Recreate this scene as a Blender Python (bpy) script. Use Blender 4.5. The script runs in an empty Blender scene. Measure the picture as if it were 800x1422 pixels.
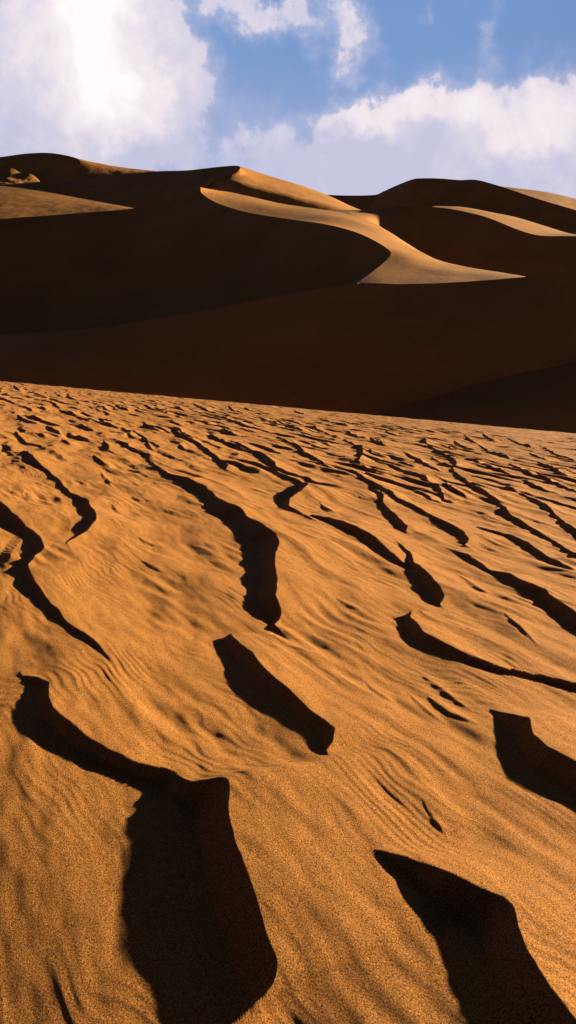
import bpy, math
import numpy as np
from mathutils import Vector

R = math.radians
scene = bpy.context.scene
col = scene.collection

# ------------------------------------------------------------------ camera
FPX = 948.0                 # focal length in photograph pixels (800 x 1422)
CX, CY = 400.0, 711.0
PITCH = R(15.4)             # camera looks down by this much
CAM = np.array([0.0, 0.0, 0.0])
RIGHT = np.array([1.0, 0.0, 0.0])
FWD = np.array([0.0, math.cos(PITCH), -math.sin(PITCH)])
UP = np.array([0.0, math.sin(PITCH), math.cos(PITCH)])

cam_data = bpy.data.cameras.new("camera")
cam = bpy.data.objects.new("camera", cam_data)
col.objects.link(cam)
cam.location = (0, 0, 0)
cam.rotation_euler = (R(90) - PITCH, 0, 0)
cam_data.sensor_fit = 'VERTICAL'
cam_data.sensor_height = 36.0
cam_data.lens = 36.0 * FPX / 1422.0
cam_data.clip_start = 0.05
cam_data.clip_end = 20000
scene.camera = cam


def ray(px, py):
    px = np.asarray(px, float); py = np.asarray(py, float)
    a = (px - CX) / FPX; b = (CY - py) / FPX
    return a[..., None] * RIGHT + b[..., None] * UP + FWD


def at(px, py, Y):
    """world point seen at photograph pixel (px, py) at ground distance Y"""
    d = ray(px, py)
    return d * (np.asarray(Y, float) / d[..., 1])[..., None]


# ------------------------------------------------------------------ sun
SUN_EL, SUN_FWD = R(9.5), R(28.0)      # elevation; azimuth forward of +X
S = np.array([math.cos(SUN_EL) * math.cos(SUN_FWD), math.cos(SUN_EL) * math.sin(SUN_FWD), math.sin(SUN_EL)])

# ------------------------------------------------------------------ numpy noise
rng = np.random.RandomState(7)
PERM = rng.permutation(4096).astype(np.int64)
GA = rng.rand(4096) * 2 * math.pi
GX, GY = np.cos(GA), np.sin(GA)


def noise2(x, y, seed=0):
    x = np.asarray(x, float) + seed * 37.31; y = np.asarray(y, float) + seed * 91.7
    xi = np.floor(x).astype(np.int64); yi = np.floor(y).astype(np.int64)
    fx = x - xi; fy = y - yi
    u = fx * fx * fx * (fx * (fx * 6 - 15) + 10); v = fy * fy * fy * (fy * (fy * 6 - 15) + 10)

    def g(ix, iy, dx, dy):
        h = PERM[(PERM[ix & 4095] + iy) & 4095]
        return GX[h] * dx + GY[h] * dy
    a = g(xi, yi, fx, fy); b = g(xi + 1, yi, fx - 1, fy)
    c = g(xi, yi + 1, fx, fy - 1); d = g(xi + 1, yi + 1, fx - 1, fy - 1)
    return 1.45 * ((a + u * (b - a)) + v * ((c + u * (d - c)) - (a + u * (b - a))))


def fbm(x, y, octv=4, seed=0, gain=0.5):
    r = 0; amp = 1.0; f = 1.0
    for o in range(octv):
        r = r + amp * noise2(x * f, y * f, seed + o * 3); amp *= gain; f *= 2.03
    return r


def sstep(a, b, x):
    t = np.clip((x - a) / (b - a), 0, 1)
    return t * t * (3 - 2 * t)


# ------------------------------------------------------------------ materials
def nodes_of(m):
    m.use_nodes = True
    nt = m.node_tree
    for n in list(nt.nodes):
        nt.nodes.remove(n)
    return nt


def sand_material(name, grain_scale, grain_amt, bump_dist, base=(0.31, 0.125, 0.025), fine=True, ripple=0.0):
    m = bpy.data.materials.new(name)
    nt = nodes_of(m); N = nt.nodes.new; L = nt.links.new
    out = N('ShaderNodeOutputMaterial'); bs = N('ShaderNodeBsdfPrincipled')
    bs.inputs['Roughness'].default_value = 0.95
    bs.inputs['Specular IOR Level'].default_value = 0.12
    tc = N('ShaderNodeTexCoord')

    def noise(scale, detail, rough=0.6):
        n = N('ShaderNodeTexNoise'); n.inputs['Scale'].default_value = scale
        n.inputs['Detail'].default_value = detail; n.inputs['Roughness'].default_value = rough
        L(tc.outputs['Object'], n.inputs['Vector']); return n
    big = noise(0.9 if fine else 0.035, 6.0)
    grain = noise(grain_scale, 3.0, 0.85)
    r1 = N('ShaderNodeValToRGB')
    r1.color_ramp.elements[0].position = 0.3; r1.color_ramp.elements[1].position = 0.72
    c = np.array(base)
    k0 = (0.93, 0.92, 0.89) if fine else (0.74, 0.72, 0.72)   # darker mineral sand in broad streaks
    r1.color_ramp.elements[0].color = (*(c * k0), 1)
    r1.color_ramp.elements[1].color = (*(c * (1.06, 1.07, 1.1)), 1)
    L(big.outputs['Fac'], r1.inputs['Fac'])
    mr = N('ShaderNodeMapRange')
    mr.inputs['From Min'].default_value = 0.34; mr.inputs['From Max'].default_value = 0.66
    mr.inputs['To Min'].default_value = 1 - grain_amt; mr.inputs['To Max'].default_value = 1 + grain_amt
    L(grain.outputs['Fac'], mr.inputs['Value'])
    mul = N('ShaderNodeVectorMath'); mul.operation = 'SCALE'
    L(r1.outputs['Color'], mul.inputs[0]); L(mr.outputs['Result'], mul.inputs['Scale'])
    if fine:                # scattered pale grains among the orange ones
        pg = noise(330.0, 1.0, 0.5)
        pr = N('ShaderNodeMapRange'); pr.inputs['From Min'].default_value = 0.66; pr.inputs['From Max'].default_value = 0.74
        L(pg.outputs['Fac'], pr.inputs['Value'])
        px_ = N('ShaderNodeMix'); px_.data_type = 'RGBA'
        L(pr.outputs['Result'], px_.inputs['Factor']); L(mul.outputs['Vector'], px_.inputs['A'])
        px_.inputs['B'].default_value = (0.62, 0.40, 0.20, 1)
        L(px_.outputs['Result'], bs.inputs['Base Color'])
    else:
        L(mul.outputs['Vector'], bs.inputs['Base Color'])
    bump = N('ShaderNodeBump'); bump.inputs['Strength'].default_value = 1.0
    bump.inputs['Distance'].default_value = bump_dist
    L(grain.outputs['Fac'], bump.inputs['Height'])
    last = bump
    if not fine:            # wind ripples and slip marks on the big dunes
        mp = N('ShaderNodeMapping'); mp.inputs['Scale'].default_value = (0.30, 0.07, 0.30)
        mp.inputs['Rotation'].default_value = (0, 0, R(28))
        L(tc.outputs['Object'], mp.inputs['Vector'])
        rn = N('ShaderNodeTexNoise'); rn.inputs['Scale'].default_value = 1.0
        rn.inputs['Detail'].default_value = 4.0; rn.inputs['Roughness'].default_value = 0.6
        L(mp.outputs[0], rn.inputs['Vector'])
        b2 = N('ShaderNodeBump'); b2.inputs['Strength'].default_value = 1.0
        b2.inputs['Distance'].default_value = 0.08
        L(rn.outputs['Fac'], b2.inputs['Height']); L(bump.outputs['Normal'], b2.inputs['Normal'])
        last = b2
    L(last.outputs['Normal'], bs.inputs['Normal'])
    L(bs.outputs['BSDF'], out.inputs['Surface'])
    return m


M_NEAR = sand_material('rippled_sand', 190.0, 1.0, 0.0055)
M_FAR = sand_material('dune_sand', 1.3, 0.10, 0.04, base=(0.48, 0.207, 0.045), fine=False)
M_GROUND = sand_material('valley_sand', 0.4, 0.10, 0.1, base=(0.33, 0.17, 0.055), fine=False)


def grid_object(name, P, mat, label, cat, sharp_rows=(), group=None):
    """P: (rows, cols, 3) vertices -> one mesh"""
    return patches_object(name, [P], mat, label, cat, group)


def patches_object(name, patches, mat, label, cat, group=None):
    V = []; F = []; off = 0
    for P in patches:
        r, c = P.shape[:2]
        V.append(P.reshape(-1, 3))
        idx = np.arange(r * c).reshape(r, c) + off
        q = np.stack([idx[:-1, :-1], idx[:-1, 1:], idx[1:, 1:], idx[1:, :-1]], -1).reshape(-1, 4)
        # keep the faces pointing up
        a, b, d = P[:-1, :-1], P[:-1, 1:], P[1:, :-1]
        if np.cross(b - a, d - a)[..., 2].sum() < 0:
            q = q[:, ::-1]
        F.append(q); off += r * c
    V = np.concatenate(V).astype(np.float32); F = np.concatenate(F).astype(np.int32)
    me = bpy.data.meshes.new(name)
    me.vertices.add(len(V)); me.vertices.foreach_set('co', V.ravel())
    me.loops.add(F.size); me.loops.foreach_set('vertex_index', np.ascontiguousarray(F).ravel())
    me.polygons.add(len(F))
    me.polygons.foreach_set('loop_start', np.arange(0, F.size, 4, dtype=np.int32))
    me.polygons.foreach_set('use_smooth', np.ones(len(F), dtype=bool))
    me.update(calc_edges=True)
    me.materials.append(mat)
    ob = bpy.data.objects.new(name, me); col.objects.link(ob)
    ob['label'] = label; ob['category'] = cat; ob['kind'] = 'structure'
    if group:
        ob['group'] = group
    return ob


# ================================================================== foreground slope
HCAM = 1.5
V0, VK = 500.0, 0.0915                  # vanishing line of the slope: y = V0 + VK x
d1, d2 = ray(0, V0), ray(800, V0 + 800 * VK)
n = np.cross(d1, d2); n /= np.linalg.norm(n)
if n[2] < 0:
    n = -n
FOOT = CAM - HCAM * n
ef = FWD - FWD.dot(n) * n; ef /= np.linalg.norm(ef)
er = np.cross(ef, n)
sp = S - S.dot(n) * n; sp /= np.linalg.norm(sp)
E_REL = math.asin(S.dot(n)); TANE = math.tan(E_REL)
SX, SY = sp.dot(er), sp.dot(ef)         # sun direction inside the plane
print('rel elevation', math.degrees(E_REL), 'sun in plane', SX, SY)


def plane_xy(px, py):
    d = ray(px, py)
    k = -HCAM / d.dot(n)
    p = d * k[..., None] - FOOT
    return p.dot(er), p.dot(ef)


def st(x, y):
    return x * SX + y * SY, -x * SY + y * SX


ZOOMS = {'P': (1.0, 0, 0), 'A': (2.0, 0, 500), 'B': (2.0, 400, 500), 'C': (2.0, 0, 900), 'D': (2.0, 400, 900),
         '4': (3.0, 0, 520), '5': (3.0, 267, 520), '6': (3.0, 534, 560)}

# crest edge (sun side) and far edge of the shaded lee of every ripple, traced as zoomed pixels
RIPPLES = [
 ('A', [(-60,330),(0,390),(60,445),(115,495),(120,525),(82,565),(95,610),(140,680),(200,735),(260,775),(295,815)],
       [(-60,430),(0,465),(30,475),(62,505),(58,545),(25,585),(40,630),(100,690),(160,735),(220,775),(285,812)]),
 ('A', [(52,252),(75,250),(110,285),(160,330),(200,370),(240,385),(265,420),(270,445),(240,475),(205,495),(180,510)],
       [(50,258),(62,283),(120,310),(160,355),(200,395),(222,420),(222,450),(203,485),(178,510)]),
 ('A', [(395,255),(430,290),(470,315),(520,325),(570,350),(610,385),(670,410),(690,435),(750,470),(778,500),(765,540),(765,600),(770,660),(785,715),(752,738)],
       [(395,260),(412,290),(450,325),(480,340),(530,372),(558,395),(568,425),(620,445),(640,480),(665,510),(670,560),(680,600),(672,660),(680,690),(735,735)]),
 ('A', [(370,195),(405,215),(415,235),(422,247)], [(370,198),(392,215),(403,240),(418,250)]),
 ('A', [(485,180),(520,205),(560,235),(600,265),(635,290),(625,303)], [(480,190),(515,215),(550,245),(590,275),(612,303)]),
 ('P', [(322,611),(345,622),(368,630),(383,643),(386,655),(402,662),(426,668),(428,675),(403,690),(402,702),(425,715)],
       [(322,613),(344,628),(368,646),(374,657),(392,667),(410,672),(394,681),(381,687),(378,693),(390,705),(424,718)]),
 ('B', [(70,430),(130,440),(190,460),(240,490),(280,530),(318,560),(332,572)], [(70,437),(120,460),(180,490),(230,530),(280,560),(322,578)]),
 ('B', [(308,508),(340,535),(350,560),(390,590),(420,625),(440,655),(422,680)], [(308,512),(330,545),(316,568),(330,602),(348,640),(378,672),(412,684)]),
 ('P', [(574,849),(570,857),(590,877),(625,895),(660,912),(700,927),(750,937),(800,948),(850,958)],
       [(553,861),(550,872),(555,884),(570,897),(600,907),(630,917),(670,931),(720,941),(760,952),(800,963),(850,972)]),
 ('B', [(440,522),(500,540),(560,580),(620,590),(680,620),(740,660),(780,690),(830,720),(880,745)],
       [(440,525),(490,560),(560,592),(620,627),(680,672),(730,717),(760,745),(830,785),(880,800)]),
 ('B', [(180,310),(215,325),(260,350),(290,370),(300,380),(350,400),(400,430),(450,450),(485,470),(505,500),(490,515)],
       [(185,320),(230,355),(288,385),(328,407),(378,432),(418,457),(453,482),(480,514)]),
 ('B', [(240,360),(265,375),(265,400),(300,430),(335,460),(325,475)], [(232,360),(248,385),(243,407),(268,437),(300,467),(316,477)]),
 ('B', [(160,222),(205,240),(210,260),(192,283),(250,313)], [(160,227),(188,247),(188,270),(180,287),(240,318)]),
 ('B', [(380,225),(400,240),(465,275),(470,285),(457,300),(480,325),(530,350),(580,385),(605,410),(620,430),(680,465),(720,490),(760,515),(820,540)],
       [(380,230),(398,254),(453,285),(450,312),(478,337),(528,372),(578,407),(583,432),(640,462),(700,488),(720,502),(760,532),(820,562)]),
 ('B', [(530,460),(600,475),(670,510),(730,550),(792,580)], [(530,463),(600,492),(660,532),(720,567),(782,584)]),
 ('B', [(610,352),(660,375),(720,400),(740,425),(770,450),(820,475)], [(620,362),(680,397),(730,432),(760,467),(820,510)]),
 ('B', [(250,280),(310,300),(380,320),(390,335),(420,350),(437,385)], [(255,288),(320,316),(380,337),(398,362),(430,391)]),
 ('C', [(52,75),(100,80),(135,95),(135,130),(150,165),(200,205),(250,250),(300,285),(370,315),(430,330),(480,340),(545,377),
        (560,358),(600,358),(635,365),(640,400),(635,450),(650,520),(680,610),(710,690),(740,780),(775,870),(760,940),(700,1000),(640,1045),(560,1090)],
       [(48,82),(62,120),(40,170),(50,215),(90,255),(150,295),(210,330),(290,355),(350,385),(400,405),(360,440),(345,500),(350,560),(335,650),
        (325,740),(330,820),(360,880),(400,930),(425,980),(440,1044),(500,1095)]),
 ('P', [(320,880),(345,903),(375,935),(400,955),(430,985),(465,1010),(464,1030),(452,1042)],
       [(295,890),(300,905),(313,935),(323,960),(348,981),(383,1001),(418,1022),(434,1040)]),
 ('P', [(685,987),(735,996),(740,1018),(760,1035),(800,1055),(850,1085),(900,1105)],
       [(683,992),(688,1030),(690,1050),(705,1080),(735,1096),(770,1111),(800,1123),(850,1152),(900,1170)]),
 ('P', [(515,1175),(565,1187),(610,1202),(660,1222),(700,1240),(714,1257),(720,1285),(730,1315),(760,1365),(800,1415),(840,1460),(850,1500)],
       [(518,1182),(552,1218),(568,1250),(590,1272),(610,1295),(614,1325),(624,1360),(640,1400),(646,1422),(670,1460),(720,1500)]),
 
]
# thin broken crests farther off: crest line and thickness of the dark streak
STREAKS = [
 ('4', [(72,166),(110,188),(150,199)], 15), ('4', [(62,233),(85,258),(110,283),(170,297)], 15),
 ('4', [(188,208),(235,230),(258,247)], 15), ('4', [(258,268),(292,287)], 12), ('4', [(326,203),(384,230)], 15),
 ('4', [(318,250),(367,272)], 15), ('4', [(245,145),(312,167)], 11), ('4', [(205,98),(252,108)], 7), ('4', [(278,83),(308,102)], 10),
 ('4', [(400,128),(442,138)], 8), ('4', [(478,124),(538,149)], 8), ('4', [(412,178),(440,198),(490,217)], 14), ('4', [(436,155),(424,166),(408,182)], 12),
 ('4', [(596,198),(652,226)], 18), ('4', [(712,218),(760,243),(805,277)], 18), ('4', [(648,138),(708,161)], 8), ('4', [(728,128),(772,151)], 8),
 ('4', [(432,272),(457,298),(442,322)], 20), ('4', [(392,334),(448,377)], 18), ('4', [(18,78),(62,88)], 6), ('4', [(58,42),(82,66)], 8), ('4', [(138,73),(182,88)], 6),
 ('5', [(128,176),(218,206)], 10), ('5', [(0,118),(92,158)], 8), ('5', [(150,128),(182,155)], 8), ('5', [(75,243),(112,264)], 18), ('5', [(128,226),(167,246)], 14),
 ('5', [(280,178),(352,200)], 8), ('5', [(370,183),(422,196)], 6), ('5', [(393,206),(463,231)], 12), ('5', [(520,183),(652,215)], 6), ('5', [(498,213),(600,253),(622,268)], 10),
 ('5', [(643,233),(703,261)], 10), ('5', [(738,263),(803,291)], 14), ('5', [(733,313),(803,346)], 10), ('5', [(340,253),(440,288),(465,318),(520,348),(584,396)], 16),
 ('5', [(215,138),(262,150)], 5), ('5', [(420,148),(472,166)], 6), ('5', [(300,233),(275,257)], 7), ('5', [(665,203),(737,223)], 6),
 ('6', [(0,113),(62,136)], 7), ('6', [(388,168),(430,193),(562,241)], 10), ('6', [(508,143),(627,189)], 7), ('6', [(648,178),(803,246)], 8),
 ('6', [(638,243),(700,263),(772,306)], 16), ('6', [(338,228),(420,248),(510,288),(542,313)], 10), ('6', [(518,248),(640,298),(720,328),(830,378)], 14),
 ('6', [(563,310),(640,343),(722,376)], 14), ('6', [(53,233),(137,266)], 10), ('6', [(193,223),(267,256)], 8), ('6', [(73,198),(150,233),(232,281)], 12),
 ('6', [(228,168),(312,196)], 7), ('6', [(288,153),(342,186)], 10), ('6', [(333,133),(387,166)], 10), ('6', [(408,123),(462,161)], 10),
 ('D', [(330,120),(385,170),(442,217)], 7, 1), ('D', [(358,63),(430,115),(512,177)], 8, 1), ('D', [(380,128),(450,178),(527,214)], 10, 1), ('D', [(213,93),(250,120),(287,147)], 7, 1),
 ('D', [(372,420),(405,470),(442,522)], 9, 1), 
  
 ('A', [(378,488),(432,517)], 6, 1), ('A', [(388,553),(452,587)], 7, 1), ('A', [(308,398),(334,422)], 6, 1), ('A', [(368,378),(396,391)], 5, 1), ('A', [(280,308),(312,352)], 7, 1),
 ('B', [(85,393),(132,422)], 8, 1), ('B', [(130,658),(202,697)], 7, 1), ('B', [(600,700),(650,740),(690,790)], 9, 1), ('B', [(470,590),(560,650)], 6, 1),
 ('6', [(243,328),(310,363),(347,391)], 16), ('6', [(98,348),(160,373),(237,416)], 12), ('6', [(598,203),(682,236)], 8),
]


def unzoom(z, pts):
    k, ox, oy = ZOOMS[z]
    p = np.array(pts, float)
    return ox + p[:, 0] / k, oy + p[:, 1] / k


def densify(x, y, m=240):
    d = np.concatenate([[0], np.cumsum(np.hypot(np.diff(x), np.diff(y)))])
    u = np.linspace(0, d[-1], m)
    return np.interp(u, d, x), np.interp(u, d, y)


def edge_st(px, py):
    px, py = densify(px, py)
    s, t = st(*plane_xy(px, py))
    return s, t


def as_function(s, t, tt, hi):
    """s as a single-valued function of t (max or min of s over the samples of each t bin)"""
    o = np.argsort(t); s, t = s[o], t[o]
    return np.interp(tt, t, s)


def smooth1(a, k):
    if k < 2:
        return a
    w = np.hanning(k + 2)[1:-1]; w /= w.sum()
    return np.convolve(np.pad(a, (k // 2, k - 1 - k // 2), mode='edge'), w, mode='valid')


RAW = []                                  # crest (s, t) and shade-end (s, t) samples on the slope plane
for z, rp, lp in RIPPLES:
    RAW.append(edge_st(*unzoom(z, rp)) + edge_st(*unzoom(z, lp)) + (300, 0))
for z, cp, th, *soft in STREAKS:
    k = ZOOMS[z][0]
    px, py = unzoom(z, cp)
    px, py = densify(px, py, 240)
    wv = (1.7 if soft else 1.35) * th / k * np.sqrt(np.clip(np.sin(np.linspace(0.04, math.pi - 0.04, 240)), 0, 1))
    RAW.append(st(*plane_xy(px, py)) + st(*plane_xy(px - 0.75 * wv, py + 0.8 * wv)) + (160, 2 if soft else 1))


YEDGE = 57.0
NR, NC = 1500, 1500
yy = 0.3 * np.exp(np.linspace(0, math.log(YEDGE / 0.3), NR))
extra = YEDGE + np.cumsum(np.linspace(0.2, 2.0, 60))
yy = np.concatenate([yy, extra])
uu = np.concatenate([np.linspace(-1.1, -0.56, 90, endpoint=False), np.linspace(-0.56, 0.62, NC, endpoint=False), np.linspace(0.62, 1.5, 110)])
wing = np.cumsum(np.linspace(0.02, 0.22, 120))          # the slope carries on to both sides
off = np.concatenate([-wing[::-1], np.zeros(len(uu)), wing])
ul = np.concatenate([np.full(120, uu[0]), uu, np.full(120, uu[-1])])
Yg, Ug = np.meshgrid(yy, ul, indexing='ij')
Xg = Ug * (Yg + 0.55) + off[None, :]
core = (off == 0)[None, :] * 1.0
aside = np.maximum(sstep(0.74, 0.95, Ug), sstep(0.62, 0.8, -Ug))
Sg, Tg = st(Xg, Yg)
TLEE = math.tan(R(33))
wig = (0.0022 * noise2(Sg / 0.02, Tg / 0.025, 6) + 0.004 * fbm(Sg / 0.10, Tg / 0.16, 2, 5) + 0.012 * noise2(Sg / 0.4, Tg / 0.4, 9)) * np.clip(Yg / 3.0, 0.6, 1.6)


def add_crest(Z, tt, s1, H, pad=0.14, TLEE=TLEE, LF=8.0):
    hm = H.max()
    if hm < 1e-4:
        return
    Lmax = max(9 * hm, 0.3)
    lo, hi = tt[0] - 3 * pad, tt[-1] + 3 * pad
    m = (Tg > lo) & (Tg < hi) & (Sg > s1.min() - 0.6 - hm / TLEE) & (Sg < s1.max() + 4 * Lmax)
    if not m.any():
        return
    t = Tg[m]; s = Sg[m] + wig[m]
    c = np.interp(t, tt, s1); h = np.interp(t, tt, H)
    out = np.maximum(np.maximum(tt[0] - t, t - tt[-1]), 0)
    h = h * np.exp(-(out / pad) ** 2)
    d = s - c
    L = np.maximum(LF * h, 0.3 * hm * LF)
    lee = np.maximum(h + d * TLEE, 0)
    x = d / L
    wind = h * (0.55 * np.exp(-1.5 * np.maximum(x, 0)) + 0.45 * np.exp(-(np.maximum(x, 0) * 1.1) ** 2))
    Z[m] += np.where(d < 0, lee, wind)


def saw(f, lee):
    return np.where(f < lee, f / lee, ((1 - f) / (1 - lee)) ** 1.25)


Z0 = np.zeros_like(Xg)
# far field of small broken crests (too many to trace)
far = (0.30 * sstep(3.5, 6.5, Yg) + 0.70 * sstep(8.0, 14.0, Yg - 0.10 * Xg)) * (1 - 0.5 * sstep(24.0, 48.0, Yg))
far = np.maximum(far, 0.8 * aside * (1 - 0.5 * sstep(24.0, 48.0, Yg)))
lam = 0.70
ph = Sg / lam + 0.7 * noise2(Sg / 3.5, Tg / 6.0, 21) + 0.45 * noise2(Sg / 1.2, Tg / 2.2, 22) + 0.12 * noise2(Sg / 0.4, Tg / 0.6, 23)
f = ph - np.floor(ph)
amp = np.clip(0.56 + 0.8 * noise2(Sg / 0.9, Tg / 1.9, 24) + 0.4 * noise2(Sg / 6, Tg / 9, 25), 0.0, 1.25)
Z0 += far * 0.060 * amp * saw(f, 0.16)
calm = 1 - 0.92 * np.exp(-((Xg + 0.55) / 0.95) ** 2 - ((Yg - 1.45) / 0.75) ** 2)
# fainter secondary crests everywhere
lam = 0.5
ph = Sg / lam + 0.8 * noise2(Sg / 1.7, Tg / 2.4, 31) + 0.4 * noise2(Sg / 0.6, Tg / 0.9, 32)
f = ph - np.floor(ph)
amp = np.clip(noise2(Sg / 0.9, Tg / 1.2, 34) + 0.1, 0.0, 1.0)
Z0 += calm * (0.018 + 0.03 * far) * amp * saw(f, 0.3)
# broad swells, a hollow shaped to darken the lower left corner, soft lumps
Z0 += (0.4 + 0.6 * calm) * 0.033 * noise2(Sg / 0.75, Tg / 1.3, 41) + (0.3 + 0.7 * calm) * 0.012 * noise2(Sg / 0.24, Tg / 0.5, 42) + 0.0032 * fbm(Sg / 0.1, Tg / 0.22, 2, 43)
Z0 -= 0.31 * np.exp(-((Xg + 1.8) / 1.65) ** 2 - ((Yg - 0.9) / 1.3) ** 2)
# short soft ridges strung along the wind, in patches
pm = np.clip(0.25 + 1.1 * noise2(Sg / 0.8, Tg / 0.9, 45), 0, 1.2)
pm = pm * calm
Z0 += 0.0135 * pm * noise2((Sg + 0.12 * Tg) / 0.085, Tg / 0.34, 46)
# small wind ripples, a few centimetres apart
fade = 1 - sstep(9.0, 20.0, Yg)
ph = (Sg * 1.0 + 0.25 * Tg) / 0.048 + 2.6 * noise2(Sg / 0.55, Tg / 0.7, 51) + 0.8 * noise2(Sg / 0.14, Tg / 0.22, 52)
ma = np.clip(0.30 + 0.95 * noise2(Sg / 0.5, Tg / 0.6, 53), 0.06, 1.1)
f = ph - np.floor(ph)
Z0 += core * fade * 0.0037 * (0.4 + 0.6 * calm) * ma * saw(f, 0.36)


def sample(Z, s, t):
    x = s * SX - t * SY; y = s * SY + t * SX
    i = np.clip(np.rint(np.interp(y, yy, np.arange(len(yy)))).astype(int), 0, len(yy) - 1)
    j = np.clip(np.rint(np.interp(x / (np.maximum(y, 0.1) + 0.55), uu, np.arange(len(uu)))).astype(int), 0, len(uu) - 1) + 120
    return Z[i, j]


# raise the crests; then correct where they stand and how tall they are for the relief they sit on
zr = [np.zeros(len(r[0])) for r in RAW]; zl = [np.zeros(len(r[2])) for r in RAW]; corr = [0.0] * len(RAW)
for step in range(4):
    Z = Z0.copy(); CR = []
    for q, (rs, rt, ls, lt, m, thin) in enumerate(RAW):
        kr = 1 - np.clip(smooth1(zr[q], 15), -0.1, 0.35) / HCAM
        kl = 1 - np.clip(smooth1(zl[q], 15), -0.1, 0.35) / HCAM
        a, b, c, d = rs * kr, rt * kr, ls * kl, lt * kl
        tt = np.linspace(min(b.min(), d.min()), max(b.max(), d.max()), m)
        s1 = as_function(a, b, tt, True); s0 = as_function(c, d, tt, False)
        w = np.maximum(s1 - s0, 0)
        if thin:
            w = w * np.sqrt(np.clip(np.sin(np.linspace(0, math.pi, m)), 0, 1))
        s1, w = smooth1(s1, 9), smooth1(w, 9)
        H0 = w * TANE
        H = np.clip(H0 + corr[q], (0.85 if thin else 0.45) * H0, 1.9 * H0)
        H = smooth1(H, 9)
        CR.append((tt, s1, s0, H, H0, (a, b, c, d)))
        if thin == 2:       # soft small marks: a gentle lee that only grazes the light
            H = H0 * 0.85
            CR[-1] = (tt, s1, s0, H, H0, (a, b, c, d))
            add_crest(Z, tt, s1, H, 0.06, math.tan(R(19)), 5.0)
        else:
            add_crest(Z, tt, s1, H, np.clip((tt[-1] - tt[0]) * 0.018, 0.015, 0.2))
    for q, (tt, s1, s0, H, H0, (a, b, c, d)) in enumerate(CR):
        bc = np.minimum(sample(Z, s1 + 0.004, tt), sample(Z, s1 + 0.02, tt)) - H
        bl = sample(Z, s0, tt)
        g = 1.0 if step == 0 else 0.55
        corr[q] = corr[q] + g * (smooth1(bl - bc, max(5, len(tt) // 14)) - corr[q])
        ctop = np.interp(b, tt, bc + H)
        zr[q] = zr[q] + g * (ctop - zr[q]); zl[q] = zl[q] + g * (sample(Z, c, d) - zl[q])
# brow of the slope: rolls over and falls away
edge = YEDGE * 0.87 + 0.6 * noise2(Xg / 11.0, Xg * 0 + 3.3, 61)
over = np.maximum(Yg - edge, 0)
Z -= np.where(over < 14, over ** 2 / 28.0 * 0.9, 6.3 + (over - 14) * 0.9 * 0.9)
P = FOOT + Xg[..., None] * er + Yg[..., None] * ef + Z[..., None] * n
grid_object('sand_slope', P, M_NEAR, 'sunlit orange sand slope covered in dark wind ripples, nearest ground', 'sand slope')

# ================================================================== far dunes


def cr(P, m):
    """Catmull-Rom through P (k, 3), m samples by chord length"""
    P = np.asarray(P, float); k = len(P)
    if k == 2:
        u = np.linspace(0, 1, m)[:, None]
        return P[0] * (1 - u) + P[1] * u
    d = np.concatenate([[0], np.cumsum(np.maximum(np.linalg.norm(np.diff(P, axis=0), axis=1), 1e-6) ** 0.75)])
    T = np.zeros_like(P)
    for i in range(k):
        a, b = max(i - 1, 0), min(i + 1, k - 1)
        T[i] = (P[b] - P[a]) / (d[b] - d[a])
    u = np.linspace(0, d[-1], m)
    i = np.clip(np.searchsorted(d, u, side='right') - 1, 0, k - 2)
    h = (d[i + 1] - d[i]); x = (u - d[i]) / h
    x = x[:, None]; h = h[:, None]
    return ((2 * x ** 3 - 3 * x ** 2 + 1) * P[i] + (x ** 3 - 2 * x ** 2 + x) * h * T[i]
            + (-2 * x ** 3 + 3 * x ** 2) * P[i + 1] + (x ** 3 - x ** 2) * h * T[i + 1])


def loft(rows, m=180, k=90, rough=0.35, seed=0, keep_first=True, far=1.0):
    """rows of (px, py, distance) control points -> smooth patch with small unevenness"""
    W = []
    for r in rows:
        a = np.array(r, float)
        W.append(cr(at(a[:, 0], a[:, 1], a[:, 2] * far), m))
    W = np.array(W)                                     # rows, m, 3
    P = np.stack([cr(W[:, j], k) for j in range(m)], 1)  # k, m, 3
    v = np.linspace(0, 1, k)[:, None]
    env = np.sin(np.pi * np.clip(v, 0, 1)) if keep_first else np.ones_like(v)
    P[..., 2] += rough * env * (fbm(P[..., 0] / 17, P[..., 1] / 17, 3, seed) + 0.15 * noise2(P[..., 0] / 3, P[..., 1] / 3, seed + 8))
    report(P, seed)
    return P


def report(P, seed):
    nn = np.cross(np.gradient(P, axis=1), np.gradient(P, axis=0)); nn /= np.linalg.norm(nn, axis=-1, keepdims=True) + 1e-9
    nn *= np.sign(nn[..., 2:3] + 1e-9)
    lit = nn.dot(S)
    print('  loft', seed, 'sun dot q10/50/90', np.round(np.percentile(lit, [10, 50, 90]), 2))


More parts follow.
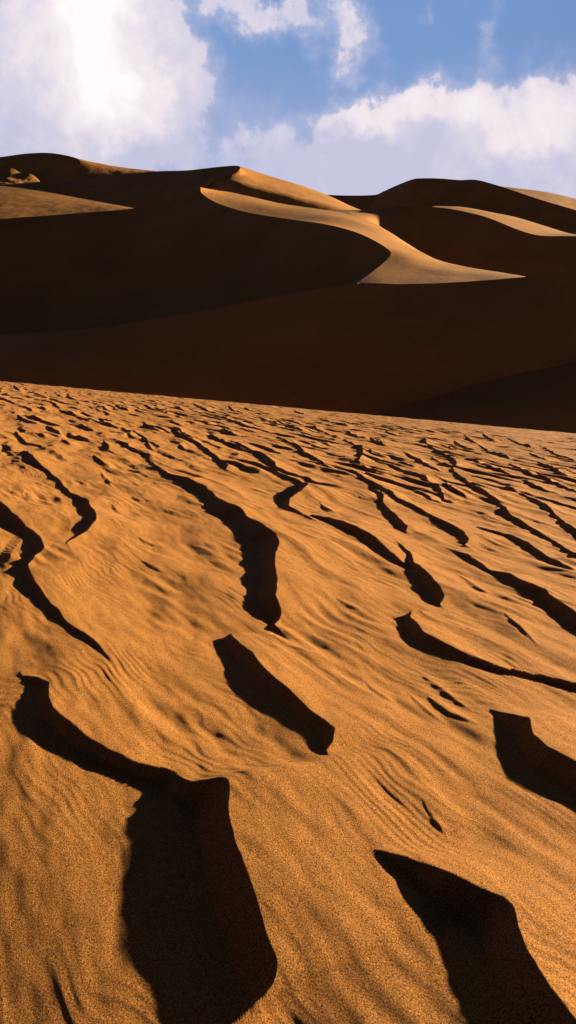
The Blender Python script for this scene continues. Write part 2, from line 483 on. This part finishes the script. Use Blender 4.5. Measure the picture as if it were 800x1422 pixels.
def slip(crest, keys, m=260, k=110, rough=0.3, seed=0, far=1.0):
    """lee face falling away from a crest; keys: (control index, dir x, dir y, angle at crest, angle at foot, length)"""
    a = np.array(crest, float)
    C = at(a[:, 0], a[:, 1], a[:, 2] * far)
    E = cr(C, m)
    d = np.concatenate([[0], np.cumsum(np.maximum(np.linalg.norm(np.diff(C, axis=0), axis=1), 1e-6) ** 0.75)])
    u = np.linspace(0, d[-1], m)
    K = np.array(keys, float); ku = d[K[:, 0].astype(int)]
    q = np.stack([smooth1(np.interp(u, ku, K[:, i]), m // 12) for i in range(1, 6)], 1)
    D = q[:, :2] / np.linalg.norm(q[:, :2], axis=1, keepdims=True)
    v = np.linspace(0, 1, k)
    P = np.zeros((k, m, 3)); drop = np.zeros(m)
    for i in range(k):
        if i:
            mid = (v[i] + v[i - 1]) / 2
            ang_ = q[:, 2] + (q[:, 3] - q[:, 2]) * sstep(0.25, 0.95, np.full(m, mid))
            drop = drop + np.tan(np.radians(ang_)) * q[:, 4] * (v[i] - v[i - 1])
        P[i, :, :2] = E[:, :2] + D * (q[:, 4] * v[i])[:, None]
        P[i, :, 2] = E[:, 2] - drop
    env = np.sin(np.pi * np.minimum(v * 1.5, 0.5))[:, None]
    P[..., 2] += rough * env * (fbm(P[..., 0] / 17, P[..., 1] / 17, 3, seed) + 0.12 * noise2(P[..., 0] / 3, P[..., 1] / 3, seed + 8))
    report(P, seed)
    return P


DG = 'dunes beyond the rippled slope'
DUNES = []


def dune(label, *patches):
    patches_object('dune', patches, M_FAR, label, 'dune', DG)


#DUNES_BEGIN
FAR = 1.5
# tall back dune at the upper left
dune('dark rounded dune highest on the left skyline, with a dim brown flank on its right',
     loft([[(-160, 225, 620), (-60, 224, 620), (0, 218, 615), (40, 213, 610), (75, 213, 600), (110, 222, 590), (106, 238, 575), (100, 252, 560)],
           [(-180, 260, 580), (-70, 255, 575), (0, 250, 570), (40, 246, 565), (60, 248, 560), (80, 250, 558), (92, 254, 556), (98, 256, 555)],
           [(-190, 310, 520), (-70, 300, 515), (0, 290, 512), (40, 285, 510), (60, 280, 515), (80, 276, 525), (92, 270, 535), (98, 262, 545)]], seed=1, far=FAR),
     loft([[(75, 213, 600), (110, 222, 590), (106, 238, 575), (100, 252, 560)],
           [(120, 223, 600), (140, 228, 595), (150, 240, 580), (150, 253, 560)],
           [(160, 231, 605), (180, 235, 600), (195, 243, 580), (200, 254, 560)],
           [(230, 239, 612), (260, 242, 605), (280, 248, 585), (290, 260, 560)]], seed=2, far=FAR))
# small mound at the far left with a rough crest
dune('small brown mound with a crumbly crest at the far left, under the dark skyline dune',
     loft([[(-120, 228, 500), (-40, 230, 500), (0, 231, 500), (15, 233, 498), (28, 239, 495), (42, 241, 492), (52, 248, 488), (60, 258, 480)],
           [(-120, 245, 480), (-40, 246, 480), (0, 247, 480), (20, 249, 478), (36, 253, 476), (48, 256, 475), (56, 259, 474), (62, 264, 472)],
           [(-120, 275, 435), (-40, 270, 435), (0, 268, 435), (20, 268, 438), (40, 270, 442), (52, 271, 450), (60, 272, 456), (66, 274, 460)]], seed=3, rough=0.7, far=FAR))
# peaked dune in the middle of the skyline
B_CREST = [(60, 258, 540), (110, 250, 525), (160, 243, 505), (215, 238, 480), (260, 236.5, 455), (300, 232, 432), (326, 230, 420), (333, 231.5, 414), (331, 237, 405), (318, 244, 397), (300, 252, 390), (270, 262, 383)]
dune('sharp peaked dune on the skyline, black on its left and bright orange on its right',
     loft([B_CREST,
           [(40, 268, 520), (90, 266, 500), (130, 264, 480), (180, 262, 455), (230, 261, 432), (262, 258, 415), (285, 256, 404), (292, 256, 399), (292, 257, 395), (288, 259, 391), (280, 263, 386), (262, 270, 380)],
           [(30, 292, 500), (80, 292, 470), (120, 294, 445), (170, 296, 420), (215, 297, 400), (240, 294, 390), (255, 291, 384), (260, 290, 382), (262, 290, 380), (262, 290, 378), (260, 292, 376), (250, 296, 372)]], seed=4, far=FAR),
     loft([[(316, 231.5, 430), (326, 230, 420.5), (333, 231, 418), (370, 243, 428), (420, 258, 436), (455, 271, 440), (492, 288, 444), (540, 305, 446)],
           [(318, 237, 416), (331, 236.5, 406), (342, 242, 408), (375, 252, 414), (420, 265, 418), (455, 276, 420), (490, 290, 424), (540, 308, 428)],
           [(304, 245, 407), (317, 244.5, 397), (332, 248, 396), (362, 257, 397), (402, 267, 398), (442, 278, 400), (488, 291, 404), (540, 310, 410)],
           [(288, 253, 400), (299, 252.5, 390), (326, 256, 387), (362, 265, 386), (406, 275, 386), (448, 285, 388), (486, 295, 392), (540, 314, 400)],
           [(270, 275, 392), (282, 275, 384), (318, 281, 379), (355, 290, 377), (402, 300, 377), (444, 308, 379), (483, 314, 383), (540, 326, 390)]], seed=5, far=FAR, rough=0.25))
# lit triangle on the left
dune('low dune with a smooth dim brown triangular flank at the left edge',
     loft([[(-160, 250, 550), (-60, 254, 540), (0, 258, 530), (60, 266, 510), (120, 277, 485), (183, 288.5, 455), (225, 296, 440)],
           [(-160, 280, 440), (-60, 281, 440), (0, 282, 440), (60, 285, 440), (120, 288, 440), (183, 291, 440), (225, 299, 432)],
           [(-160, 332, 350), (-60, 326, 352), (0, 322, 355), (60, 318, 368), (120, 310, 388), (183, 300, 414), (225, 304, 412)]], seed=6, rough=0.2))
# big main dune
D_CREST = [(277, 260, 330), (280, 268, 322), (300, 281, 308), (340, 294, 290), (400, 304, 268), (450, 311, 247), (490, 321, 231), (520, 334, 220), (540, 347, 213), (543, 353, 209), (535, 363, 199), (518, 377, 181), (497, 393, 163), (478, 408, 150)]
D_LEFT = [(-200, 318, 330), (-60, 309, 330), (20, 302.5, 330), (70, 299, 331), (120, 295, 332), (183, 289.5, 334), (230, 278, 334), (262, 266, 332)]
dune('largest dune in the middle, black steep face under a bright curling crest and orange tail',
     slip(D_LEFT + D_CREST, [(0, -0.2, -0.98, 25, 6, 170), (3, -0.25, -0.97, 27, 7, 165), (5, -0.35, -0.94, 31, 8, 150), (8, -0.6, -0.8, 33, 15, 130), (12, -0.82, -0.57, 34, 18, 100),
                            (16, -0.93, -0.3, 34, 25, 70), (18, -0.97, 0.0, 34, 28, 55), (21, -0.97, 0.1, 34, 30, 50)], seed=8, m=420, k=160, rough=0.45),
     loft([D_CREST[:-1],
           [(300, 264, 345), (312, 269, 340), (340, 278, 325), (380, 288, 308), (430, 296, 294), (480, 304, 275), (520, 322, 252), (545, 334, 237), (562, 346, 225), (570, 354, 213), (575, 364, 200), (570, 378, 182), (540, 398, 153)],
           [(330, 269, 360), (345, 273, 355), (375, 281, 342), (410, 288, 334), (460, 294, 322), (500, 304, 302), (530, 318, 274), (560, 336, 250), (588, 352, 232), (605, 361, 220), (620, 370, 201), (640, 379, 182), (640, 396.5, 151)],
           [(350, 278, 385), (365, 280, 380), (400, 286, 366), (440, 291, 350), (480, 298, 334), (515, 308, 310), (540, 322, 282), (575, 344, 258), (612, 366, 238), (650, 372, 224), (690, 378, 205), (725, 383, 184), (735, 390, 156)],
           [(370, 304, 400), (390, 304, 395), (420, 306, 385), (460, 310, 370), (500, 312, 350), (530, 322, 326), (556, 340, 298), (592, 362, 270), (625, 380, 248), (670, 388, 232), (720, 396, 216), (760, 400, 204), (770, 402, 192)]], seed=9, rough=0.12))
# dune behind on the right with the lit tongue
G_CREST = [(430, 292, 400), (455, 291.5, 398), (480, 291.5, 403), (505, 291.5, 396), (522, 291, 388), (540, 288.5, 388), (570, 287, 390), (600, 287, 390), (625, 290, 384), (655, 296, 374), (680, 303, 364), (720, 319, 350), (750, 327, 340), (800, 328, 335), (900, 334, 328), (1050, 345, 320)]
dune('wide dark dune on the right with a thin orange lit tongue along its crest',
     loft([[(430, 291.5, 412), (455, 291.5, 408), (480, 291.5, 403), (505, 291.5, 396), (522, 291, 388), (540, 288.5, 388), (570, 287, 390), (600, 287, 390)],
           [(440, 300, 345), (464, 301, 338), (490, 303, 325), (508, 306, 328), (524, 311, 348), (540, 315, 362), (563, 320, 368), (587, 325, 368)],
           [(450, 332, 262), (474, 332, 258), (498, 334, 256), (512, 335, 282), (526, 338, 312), (540, 346, 337), (556, 356, 346), (572, 364, 345)]], seed=17, rough=0.1),
     slip(G_CREST[7:], [(0, -0.4, -0.9, 33, 14, 130), (2, -0.5, -0.86, 33, 12, 130), (5, -0.5, -0.86, 32, 9, 120), (8, -0.4, -0.9, 30, 9, 110)], seed=10, rough=0.3),
     loft([G_CREST[7:],
           [(603, 286.5, 402), (635, 288, 400), (670, 294, 396), (705, 303, 390), (745, 315, 384), (780, 324, 376), (830, 327, 370), (920, 334, 365), (1070, 345, 355)],
           [(606, 287, 425), (645, 289, 430), (685, 296, 430), (720, 303, 428), (760, 315, 424), (800, 327, 418), (850, 334, 412), (940, 342, 405), (1090, 352, 395)],
           [(608, 296, 450), (650, 300, 455), (695, 308, 458), (735, 318, 455), (775, 328, 450), (815, 340, 445), (870, 346, 440), (960, 352, 430), (1100, 362, 420)]], seed=11, rough=0.1))
# back right hill
dune('dark flat topped dune on the right skyline',
     slip([(420, 268, 640), (455, 270.5, 632), (485, 271.5, 624), (521, 270.5, 616), (532, 266, 608), (552, 257, 598), (573, 249, 586), (584, 247.6, 580), (610, 247.8, 572), (638, 250, 568), (648, 249.6, 565), (660, 249.6, 560), (674, 252.5, 556), (705, 262, 545), (750, 277, 528), (800, 292, 508), (900, 322, 470), (1050, 350, 420)],
          [(0, -0.3, -0.95, 32, 18, 130), (6, -0.4, -0.9, 33, 18, 170), (17, -0.5, -0.87, 33, 18, 150)], seed=12, far=1.4, rough=0.6))
dune('faint grey brown dune top behind the right skyline at the right edge',
     loft([[(690, 258, 760), (720, 261.5, 760), (752, 265.5, 760), (775, 270, 758), (800, 276, 755), (850, 288, 750), (950, 310, 740), (1100, 335, 740)],
           [(690, 275, 650), (720, 278, 650), (752, 284, 650), (775, 289, 650), (800, 295, 650), (850, 305, 650), (950, 325, 650), (1100, 350, 650)]], seed=13, far=1.5))
# long dark ridge just behind the slope
H_TOP = [(-260, 478, 150), (-120, 473, 148), (0, 465, 146), (60, 461, 145), (120, 457, 144), (180, 448, 144), (250, 437, 144), (330, 422, 145), (420, 405, 147), (497, 393.5, 150), (560, 394.5, 151), (640, 391.5, 151), (730, 384.5, 150), (800, 378, 148), (920, 372, 144), (1150, 368, 140)]
dune('long black dune face running the full width behind the rippled slope',
     loft([H_TOP,
           [(-280, 520, 130), (-130, 515, 129), (0, 510, 128), (60, 507, 128), (120, 504, 128), (180, 500, 128), (250, 495, 128), (330, 488, 129), (420, 480, 130), (497, 474, 131), (560, 472, 131), (640, 469, 131), (730, 464, 131), (800, 460, 130), (920, 455, 128), (1150, 450, 125)],
           [(-300, 620, 102), (-140, 625, 102), (0, 630, 102), (60, 632, 102), (120, 634, 102), (180, 636, 102), (250, 640, 102), (330, 643, 102), (420, 648, 102), (497, 652, 102), (560, 655, 102), (640, 660, 102), (730, 665, 102), (800, 670, 102), (920, 680, 102), (1150, 700, 102)]], seed=14, m=260, k=120, rough=0.4),
     loft([H_TOP, [(a, b + 14, c + 16) for a, b, c in H_TOP], [(a, b + 60, c + 40) for a, b, c in H_TOP]], seed=15, m=260, k=40))
dune('lower grey dark dune shoulder at the right, directly behind the slope edge',
     loft([[(480, 585, 115), (540, 561, 118), (600, 546, 120), (650, 533, 121), (720, 517, 123), (800, 497, 126), (900, 475, 128), (1100, 445, 126)],
           [(485, 597, 108.5), (545, 573, 111.5), (605, 558, 113.5), (655, 545, 114.5), (725, 529, 116.5), (805, 509, 119.5), (905, 487, 121.5), (1105, 457, 119.5)],
           [(492, 620, 96), (552, 596, 99), (612, 581, 101), (662, 568, 102), (732, 552, 104), (812, 532, 107), (912, 510, 109), (1112, 480, 107)],
           [(520, 698, 75), (580, 674, 78), (640, 659, 80), (690, 646, 81), (760, 630, 83), (840, 610, 86), (940, 588, 88), (1140, 558, 86)]], seed=16, rough=0.1))
#DUNES_END

# valley floor out to the horizon
gx = np.concatenate([-np.geomspace(9000, 5, 60), np.geomspace(5, 9000, 60)])
GXm, GYm = np.meshgrid(gx, gx + 200, indexing='ij')
GZ = -24 + 1.2 * fbm(GXm / 60, GYm / 60, 3, 77)
grid_object('ground', np.stack([GXm, GYm, GZ], -1), M_GROUND, 'flat sandy valley floor in shade under all the dunes', 'ground')

# ================================================================== light
sun_d = bpy.data.lights.new('sun', 'SUN')
sun_d.energy = 5.0; sun_d.angle = R(1.0); sun_d.color = (1.0, 0.83, 0.56)
sun = bpy.data.objects.new('sun', sun_d); col.objects.link(sun)
sun.rotation_euler = Vector(S).to_track_quat('Z', 'Y').to_euler()

w = bpy.data.worlds.new('World'); scene.world = w; w.use_nodes = True
nt = w.node_tree
for nd in list(nt.nodes):
    nt.nodes.remove(nd)
N = nt.nodes.new; L = nt.links.new
wout = N('ShaderNodeOutputWorld'); bg = N('ShaderNodeBackground')
sky = N('ShaderNodeTexSky'); sky.sky_type = 'NISHITA'; sky.sun_disc = False
sky.sun_elevation = SUN_EL; sky.sun_rotation = R(90) - SUN_FWD
sky.altitude = 2500; sky.air_density = 0.10; sky.dust_density = 0.2; sky.ozone_density = 2.5
BG = 0.05
bg.inputs['Strength'].default_value = BG
tc = N('ShaderNodeTexCoord')
sep = N('ShaderNodeSeparateXYZ'); L(tc.outputs['Generated'], sep.inputs[0])


def math_n(op, a, b=None, c=None, clamp=False):
    nd = N('ShaderNodeMath'); nd.operation = op; nd.use_clamp = clamp
    for i, v in enumerate((a, b, c)):
        if v is None:
            continue
        if isinstance(v, (int, float)):
            nd.inputs[i].default_value = v
        else:
            L(v, nd.inputs[i])
    return nd.outputs[0]


AZ = math_n('ARCTAN2', sep.outputs['X'], sep.outputs['Y'])     # 0 = straight ahead
EL = math_n('ARCSINE', sep.outputs['Z'])


def swirl(scale, detail, off):
    mp = N('ShaderNodeMapping'); mp.inputs['Location'].default_value = off
    L(tc.outputs['Generated'], mp.inputs['Vector'])
    nd = N('ShaderNodeTexNoise'); nd.inputs['Scale'].default_value = scale
    nd.inputs['Detail'].default_value = detail; nd.inputs['Roughness'].default_value = 0.6
    L(mp.outputs[0], nd.inputs['Vector'])
    sp_ = N('ShaderNodeSeparateColor'); L(nd.outputs['Color'], sp_.inputs[0])
    return math_n('SUBTRACT', sp_.outputs[0], 0.5), math_n('SUBTRACT', sp_.outputs[1], 0.5)


# cloud outlines are pushed about by turbulence
wa, wb = swirl(7.0, 6.0, (5.1, 2.2, 0.4)); wc, wd = swirl(24.0, 5.0, (1.7, 6.3, 3.1))
AZW = math_n('ADD', AZ, math_n('ADD', math_n('MULTIPLY', wa, 0.15), math_n('MULTIPLY', wc, 0.08)))
ELW = math_n('ADD', EL, math_n('ADD', math_n('MULTIPLY', wb, 0.10), math_n('MULTIPLY', wd, 0.07)))


def ang(px, py):
    d = ray(px, py); d = d / np.linalg.norm(d)
    return math.atan2(d[0], d[1]), math.asin(d[2])


def nz(scale, detail, rough, off=(0, 0, 0), distort=0.0):
    mp = N('ShaderNodeMapping'); mp.inputs['Location'].default_value = off
    L(tc.outputs['Generated'], mp.inputs['Vector'])
    nd = N('ShaderNodeTexNoise'); nd.inputs['Scale'].default_value = scale
    nd.inputs['Detail'].default_value = detail; nd.inputs['Roughness'].default_value = rough
    nd.inputs['Distortion'].default_value = distort
    L(mp.outputs[0], nd.inputs['Vector'])
    return nd.outputs['Fac']


def blob(px, py, rx, ry, peak=1.0, rot=0.0):
    a0, e0 = ang(px, py)
    ra, re = rx / FPX * 0.9, ry / FPX * 0.9
    da = math_n('SUBTRACT', AZW, a0); de = math_n('SUBTRACT', ELW, e0)
    c, s_ = math.cos(R(rot)), math.sin(R(rot))
    u = math_n('ADD', math_n('MULTIPLY', da, c / ra), math_n('MULTIPLY', de, s_ / ra))
    v = math_n('ADD', math_n('MULTIPLY', da, -s_ / re), math_n('MULTIPLY', de, c / re))
    r2 = math_n('ADD', math_n('MULTIPLY', u, u), math_n('MULTIPLY', v, v))
    # smooth bump peak * exp(-r2)
    return math_n('MULTIPLY', math_n('POWER', math.e, math_n('MULTIPLY', r2, -1.0)), peak)


#SKY_BEGIN
n1 = nz(6.5, 10.0, 0.66, (0.3, 0.1, 0.7), 0.5)
n2 = nz(17.0, 8.0, 0.56, (1.3, 2.1, 0.2), 0.4)
n3 = nz(3.5, 5.0, 0.55, (4.3, 0.9, 2.2))
noise = math_n('ADD', math_n('MULTIPLY', math_n('SUBTRACT', n1, 0.5), 1.2), math_n('MULTIPLY', math_n('SUBTRACT', n2, 0.5), 0.9))


def total(bs):
    t = bs[0]
    for b in bs[1:]:
        t = math_n('ADD', t, b)
    return t


def ramp(v, a, b):
    nd = N('ShaderNodeMapRange'); nd.interpolation_type = 'SMOOTHSTEP'
    nd.inputs['From Min'].default_value = a; nd.inputs['From Max'].default_value = b
    L(v, nd.inputs['Value'])
    return nd.outputs[0]


big = total([blob(70, 70, 140, 125, 1.1), blob(165, 130, 100, 85, 1.05), blob(60, 210, 150, 70, 0.95), blob(140, 0, 70, 60, 0.5), blob(225, 95, 50, 45, 0.45), blob(-130, 120, 170, 130, 0.9)])
bank = total([blob(610, 240, 200, 88, 1.15), blob(780, 250, 150, 92, 1.1), blob(430, 250, 125, 58, 0.85), blob(525, 165, 45, 30, 0.5), blob(660, 150, 90, 30, 0.6), blob(960, 230, 150, 80, 0.7)])
wisp = total([blob(492, 46, 46, 30, 0.66), blob(320, 6, 45, 22, 0.65, -25), blob(395, 8, 35, 20, 0.65), blob(688, 40, 18, 24, 0.42), blob(600, 16, 12, 16, 0.35), blob(492, 92, 16, 14, 0.3), blob(440, 20, 40, 30, 0.3)])
dens = total([big, bank, wisp])
d0 = math_n('ADD', dens, noise)
gate = ramp(dens, 0.10, 0.40)
crisp = math_n('MULTIPLY', ramp(d0, 0.36, 0.72), gate)
soft = math_n('MULTIPLY', ramp(d0, -0.1, 0.8), ramp(dens, 0.0, 0.5))
veil = math_n('MULTIPLY', blob(350, 215, 300, 60, 0.45), ramp(n1, 0.3, 0.62))
M = math_n('MAXIMUM', math_n('MAXIMUM', crisp, math_n('MULTIPLY', soft, 0.55)), veil)
M = math_n('MULTIPLY', M, math_n('SUBTRACT', 1.0, math_n('MULTIPLY', ramp(EL, 0.26, 0.17), math_n('MULTIPLY', ramp(n3, 0.40, 0.62), 0.6))))
M = math_n('MULTIPLY', M, 0.97, clamp=True)
core = total([blob(145, 60, 45, 60, 0.8), blob(190, 130, 45, 45, 0.7), blob(110, 110, 60, 60, 0.35), blob(150, 0, 45, 30, 0.6), blob(740, 180, 80, 32, 0.5), blob(620, 145, 110, 22, 0.5), blob(510, 160, 40, 22, 0.4), blob(490, 50, 30, 40, 0.2), blob(30, 30, 60, 40, 0.25)])
low = ramp(EL, 0.30, 0.16)
br = math_n('ADD', math_n('MULTIPLY', core, math_n('ADD', math_n('MULTIPLY', n1, 1.2), 0.15)), math_n('ADD', math_n('MULTIPLY', math_n('SUBTRACT', n1, 0.42), 0.8), math_n('MULTIPLY', math_n('SUBTRACT', n2, 0.5), 0.5)))
br = math_n('SUBTRACT', br, math_n('MULTIPLY', low, 0.14))
cramp = N('ShaderNodeValToRGB')
cr_ = cramp.color_ramp
CG = 1.0
cr_.elements[0].position = 0.0; cr_.elements[0].color = (0.58 * CG, 0.58 * CG, 0.75 * CG, 1)
cr_.elements[1].position = 0.8; cr_.elements[1].color = (1.04 * CG, 0.99 * CG, 0.98 * CG, 1)
e = cr_.elements.new(0.32); e.color = (0.88 * CG, 0.79 * CG, 0.84 * CG, 1)
L(br, cramp.inputs['Fac'])
EXPO = 1.72
csc = N('ShaderNodeVectorMath'); csc.operation = 'SCALE'
L(cramp.outputs['Color'], csc.inputs[0]); csc.inputs['Scale'].default_value = 1.0 / BG / 2 ** EXPO
# bright thin air low in the sky ahead, lavender towards the horizon
hz = N('ShaderNodeValToRGB'); hz.color_ramp.interpolation = 'EASE'
hz.color_ramp.elements[0].position = 0.10; hz.color_ramp.elements[0].color = (0.42, 0.47, 0.71, 1)
hz.color_ramp.elements[1].position = 0.62; hz.color_ramp.elements[1].color = (0.085, 0.21, 0.48, 1)
e = hz.color_ramp.elements.new(0.34); e.color = (0.19, 0.325, 0.62, 1)
L(math_n('MULTIPLY', EL, 1.0), hz.inputs['Fac'])
hs = N('ShaderNodeVectorMath'); hs.operation = 'SCALE'
L(hz.outputs['Color'], hs.inputs[0]); hs.inputs['Scale'].default_value = 1.0 / BG / 2 ** EXPO
front = math_n('POWER', math.e, math_n('MULTIPLY', math_n('POWER', math_n('MULTIPLY', math_n('ABSOLUTE', AZ), 1.55), 4.0), -1.0))
lowf = N('ShaderNodeMapRange'); lowf.interpolation_type = 'SMOOTHSTEP'
lowf.inputs['From Min'].default_value = 0.64; lowf.inputs['From Max'].default_value = 0.38
L(EL, lowf.inputs['Value'])
hf = math_n('MULTIPLY', math_n('MULTIPLY', front, lowf.outputs[0]), math_n('GREATER_THAN', EL, -0.02))
hmix = N('ShaderNodeMix'); hmix.data_type = 'RGBA'
L(hf, hmix.inputs['Factor']); L(sky.outputs['Color'], hmix.inputs['A']); L(hs.outputs[0], hmix.inputs['B'])
ssc = N('ShaderNodeVectorMath'); ssc.operation = 'MULTIPLY'
L(hmix.outputs['Result'], ssc.inputs[0]); ssc.inputs[1].default_value = (1.0, 1.0, 1.0)
mix = N('ShaderNodeMix'); mix.data_type = 'RGBA'
L(M, mix.inputs['Factor']); L(ssc.outputs[0], mix.inputs['A']); L(csc.outputs[0], mix.inputs['B'])
# unseen dim cloud overhead and behind, added as fill for the shaded sand
over = math_n('MULTIPLY', math_n('MULTIPLY', ramp(n3, 0.36, 0.56), ramp(EL, 0.42, 0.85)), math_n('SUBTRACT', 1.0, hf))
omix = N('ShaderNodeMix'); omix.data_type = 'RGBA'
L(over, omix.inputs['Factor']); L(mix.outputs['Result'], omix.inputs['A'])
omix.inputs['B'].default_value = (0.020 / BG / 2 ** EXPO, 0.017 / BG / 2 ** EXPO, 0.020 / BG / 2 ** EXPO, 1)
L(omix.outputs['Result'], bg.inputs['Color'])
#SKY_END
L(bg.outputs[0], wout.inputs['Surface'])

# ================================================================== render
scene.render.engine = 'CYCLES'
scene.cycles.max_bounces = 3
scene.cycles.diffuse_bounces = 1
scene.view_settings.view_transform = 'Standard'
scene.view_settings.look = 'None'
scene.view_settings.exposure = EXPO
scene.view_settings.gamma = 1.0
